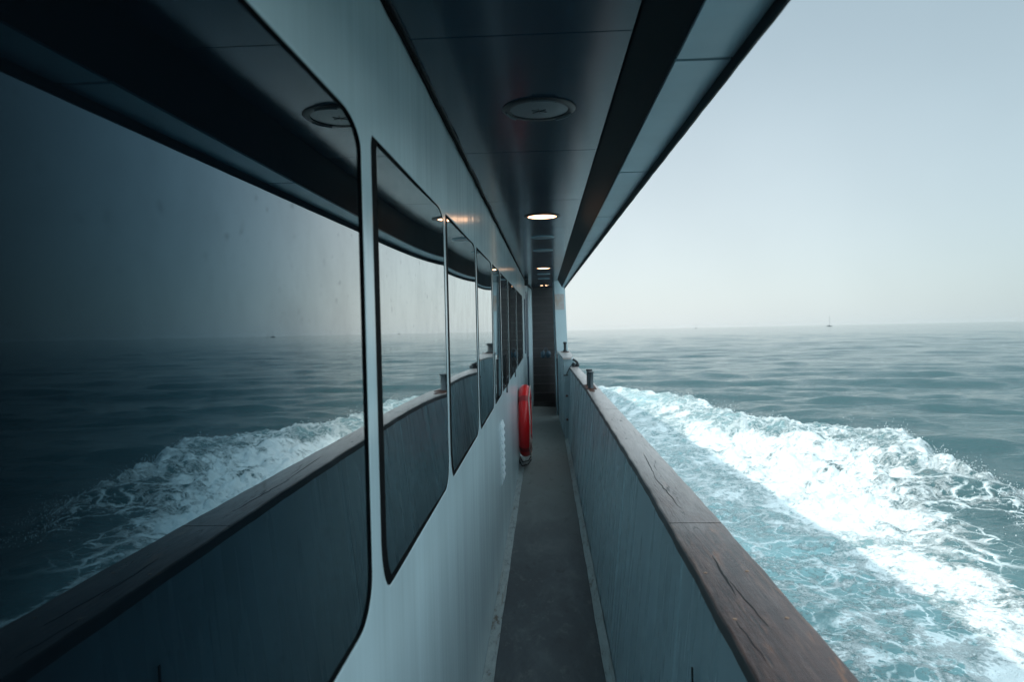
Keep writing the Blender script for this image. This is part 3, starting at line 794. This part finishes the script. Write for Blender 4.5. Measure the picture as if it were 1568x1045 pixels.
# spray thrown off the breaking crest: droplets, one object
rs = np.random.RandomState(11); nd = 5200
yy = rs.uniform(9, 30, nd) ** 1.0; xx = np.interp(yy, OZ, OX) + rs.normal(-.15, .45, nd)
clump = fbm(xx * 1.2, yy * 1.2, 3, 200); keep = clump > rs.uniform(.35, .62, nd)
xx, yy = xx[keep], yy[keep]; nd = len(xx)
fs, as_, ds = foam_fields(xx, yy); zz = height(xx, yy, np.full(nd, .08), fs, as_, ds)
lift = rs.exponential(.075, nd) + .01; rad = rs.uniform(.004, .013, nd) * np.exp(-lift * 1.5)
octa = np.array([(1, 0, 0), (-1, 0, 0), (0, 1, 0), (0, -1, 0), (0, 0, 1), (0, 0, -1)], float)
of = np.array([(0, 2, 4), (2, 1, 4), (1, 3, 4), (3, 0, 4), (2, 0, 5), (1, 2, 5), (3, 1, 5), (0, 3, 5)])
V_ = (np.stack([xx, yy, zz + lift], -1)[:, None, :] + octa[None] * rad[:, None, None] * np.array([1, 1, 1.3])).reshape(-1, 3)
F_ = (of[None] + (np.arange(nd) * 6)[:, None, None]).reshape(-1, 3)
ms_ = bpy.data.meshes.new('spray'); ms_.from_pydata(V_.tolist(), [], F_.tolist())
sp_m = mat('spray droplets', (.85, .88, .88), .4)
spo = link('spray', ms_, sp_m, None, Matrix.Identity(4)); tag(spo, kind='stuff'); spo['label'] = 'white spray droplets thrown up along the breaking crest of the bow wave'

# ------------------------------------------------------------------ distant sailing boats
def dirpt(px, dist):
    # bearing of a point on the horizon
    return px * dist
def sailboat(bearing, dist, length, mast, lab):
    a = math.radians(bearing); x, y = dist * math.sin(a), dist * math.cos(a)
    t = empty('sailboat', (x, y, 0), Matrix.Identity(4)); tag(t, lab, 'sailboat')
    t.rotation_euler.z = -a
    bm = bmesh.new(); Lh = length / 2
    rings = []
    for u, w, s in ((-1, .55, .9), (-.6, .9, .8), (0, 1, .75), (.55, .75, .85), (.9, .2, 1.0), (1, .03, 1.1)):
        rings.append([(u * Lh, -w * length * .14, s * length * .13), (u * Lh, -w * length * .08, -.5), (u * Lh, w * length * .08, -.5), (u * Lh, w * length * .14, s * length * .13)])
    sweep(bm, rings); obj('hull', bm, M['far'], t)
    bm = bmesh.new(); box(bm, -Lh * .4, Lh * .3, -length * .07, length * .07, length * .10, length * .2); obj('cabin', bm, M['far'], t)
    bm = bmesh.new(); tube(bm, [(length * .05, 0, 0), (length * .05, 0, mast)], [.28, .18], 6); obj('mast', bm, M['sail'], t)
    bm = bmesh.new(); tube(bm, [(length * .05, 0, length * .3), (-length * .38, 0, length * .32)], .22, 6); obj('boom', bm, M['sail'], t)
    for e in (Lh, -Lh):
        bm = bmesh.new(); tube(bm, [(e * .97, 0, length * .12), (length * .05, 0, mast)], .03, 4); obj('stay', bm, M['sail'], t)
sailboat(22.15, 1450, 9.5, 21, 'sailing boat with bare mast on the horizon, larger and further right')
sailboat(12.3, 2600, 8, 15, 'tiny sailing boat with bare mast on the horizon, smaller and nearer the canopy')

hm = bpy.data.materials.new('sea haze'); hm.use_nodes = True
hm.node_tree.nodes.remove(hm.node_tree.nodes['Principled BSDF'])
pv = hm.node_tree.nodes.new('ShaderNodeVolumePrincipled'); pv.inputs['Density'].default_value = 1.4e-5
pv.inputs['Color'].default_value = (.86, .93, .96, 1); pv.inputs['Anisotropy'].default_value = .3
hm.node_tree.links.new(pv.outputs[0], hm.node_tree.nodes['Material Output'].inputs['Volume'])
bm = bmesh.new(); box(bm, -9500, 9500, -9500, 9500, -6, 40); hz_o = obj('haze', bm, hm, None, mw=Matrix.Identity(4)); tag(hz_o, kind='stuff'); hz_o['label'] = 'thin pale sea haze lying over the water to the horizon'
# ------------------------------------------------------------------ light and sky
SL = Vector((.98, -.38, -1.0)).normalized()
sun = bpy.data.lights.new('sun', 'SUN'); sun.energy = 2.3; sun.angle = math.radians(.6); sun.color = (1, .95, .88)
so = bpy.data.objects.new('sun', sun); C.objects.link(so); so.rotation_euler = SL.to_track_quat('-Z', 'Y').to_euler()
w = bpy.data.worlds.new('World'); S.world = w; w.use_nodes = True
nt = w.node_tree; bg = nt.nodes['Background']
sky = nt.nodes.new('ShaderNodeTexSky'); sky.sky_type = 'NISHITA'; sky.sun_disc = False
sky.sun_elevation = math.asin(-SL.z); sky.sun_rotation = math.atan2(-SL.x, -SL.y)
sky.air_density = 1.2; sky.dust_density = 1.5; sky.ozone_density = 1.5
def wn(t, **kw):
    n = nt.nodes.new(t)
    for k, v in kw.items(): setattr(n, k, v)
    return n
def wmix(fac, a, b, mode='MIX'):
    n = wn('ShaderNodeMix', data_type='RGBA', blend_type=mode)
    for s_, v in ((n.inputs['Factor'], fac), (n.inputs[6], a), (n.inputs[7], b)):
        if isinstance(v, (int, float)): s_.default_value = v
        elif isinstance(v, tuple): s_.default_value = (*v, 1)
        else: nt.links.new(v, s_)
    return n.outputs[2]
def wr(v, a, b, c, d):
    n = wn('ShaderNodeMapRange', interpolation_type='SMOOTHSTEP')
    for k, x in zip(('From Min', 'From Max', 'To Min', 'To Max'), (a, b, c, d)): n.inputs[k].default_value = x
    nt.links.new(v, n.inputs['Value']); return n.outputs['Result']
tcw = wn('ShaderNodeTexCoord'); sp_ = wn('ShaderNodeSeparateXYZ'); nt.links.new(tcw.outputs['Generated'], sp_.inputs[0])
dt = wn('ShaderNodeVectorMath', operation='DOT_PRODUCT'); nt.links.new(tcw.outputs['Generated'], dt.inputs[0])
dt.inputs[1].default_value = (-.22, .975, .05)
# thin high haze: white towards the light, blue grey away from it
hz = wmix(wr(dt.outputs['Value'], .60, 1.02, 0, 1), (4.3, 5.15, 5.4), (6.3, 6.8, 6.9))
hz = wmix(wr(sp_.outputs['Z'], .0, .48, 0, .85), hz, (2.65, 3.45, 3.8))
hz = wmix(wr(sp_.outputs['Z'], .62, .86, 0, 1), hz, (15.5, 19.5, 21.0))  # unseen overhead sky brightened as fill for the shaded water
hz = wmix(wr(dt.outputs['Value'], .45, -.1, 0, 1), hz, (8.2, 10.4, 11.2))  # sky abeam and behind brightened, out of view, to fill the walkway
cn = wn('ShaderNodeTexNoise'); cn.inputs['Scale'].default_value = 2.2; cn.inputs['Detail'].default_value = 4
nt.links.new(tcw.outputs['Generated'], cn.inputs['Vector'])
hz = wmix(1.0, hz, wmix(wr(cn.outputs['Fac'], .3, .7, 0, 1), (.95, .95, .95), (1.04, 1.04, 1.04)), 'MULTIPLY')
fin_ = wmix(.82, wmix(1.0, sky.outputs['Color'], (.80, 1.0, 1.08), 'MULTIPLY'), hz)
nt.links.new(fin_, bg.inputs['Color'])
bg.inputs['Strength'].default_value = .12

# ------------------------------------------------------------------ camera
cam = bpy.data.cameras.new('camera'); co_ = bpy.data.objects.new('camera', cam); C.objects.link(co_)
cam.sensor_width = 36; cam.lens = 24.0; cam.clip_start = .03; cam.clip_end = 30000
yaw = math.radians(2.80); dn = math.radians(.82); roll = math.radians(1.15)
F = Vector((-math.sin(yaw) * math.cos(dn), math.cos(yaw) * math.cos(dn), -math.sin(dn)))
Rg = F.cross(Vector((0, 0, 1))).normalized(); U = Rg.cross(F)
R2 = Rg * math.cos(roll) - U * math.sin(roll); U2 = U * math.cos(roll) + Rg * math.sin(roll)
co_.matrix_world = Matrix(((R2.x, U2.x, -F.x, 0), (R2.y, U2.y, -F.y, 0), (R2.z, U2.z, -F.z, CAMH), (0, 0, 0, 1)))
cam.dof.use_dof = True; cam.dof.focus_distance = 3.0; cam.dof.aperture_fstop = 4.8
S.camera = co_
S.view_settings.view_transform = 'Standard'; S.view_settings.look = 'None'
S.view_settings.exposure = .28; S.view_settings.gamma = 1
S.render.engine = 'CYCLES'
S.cycles.max_bounces = 8
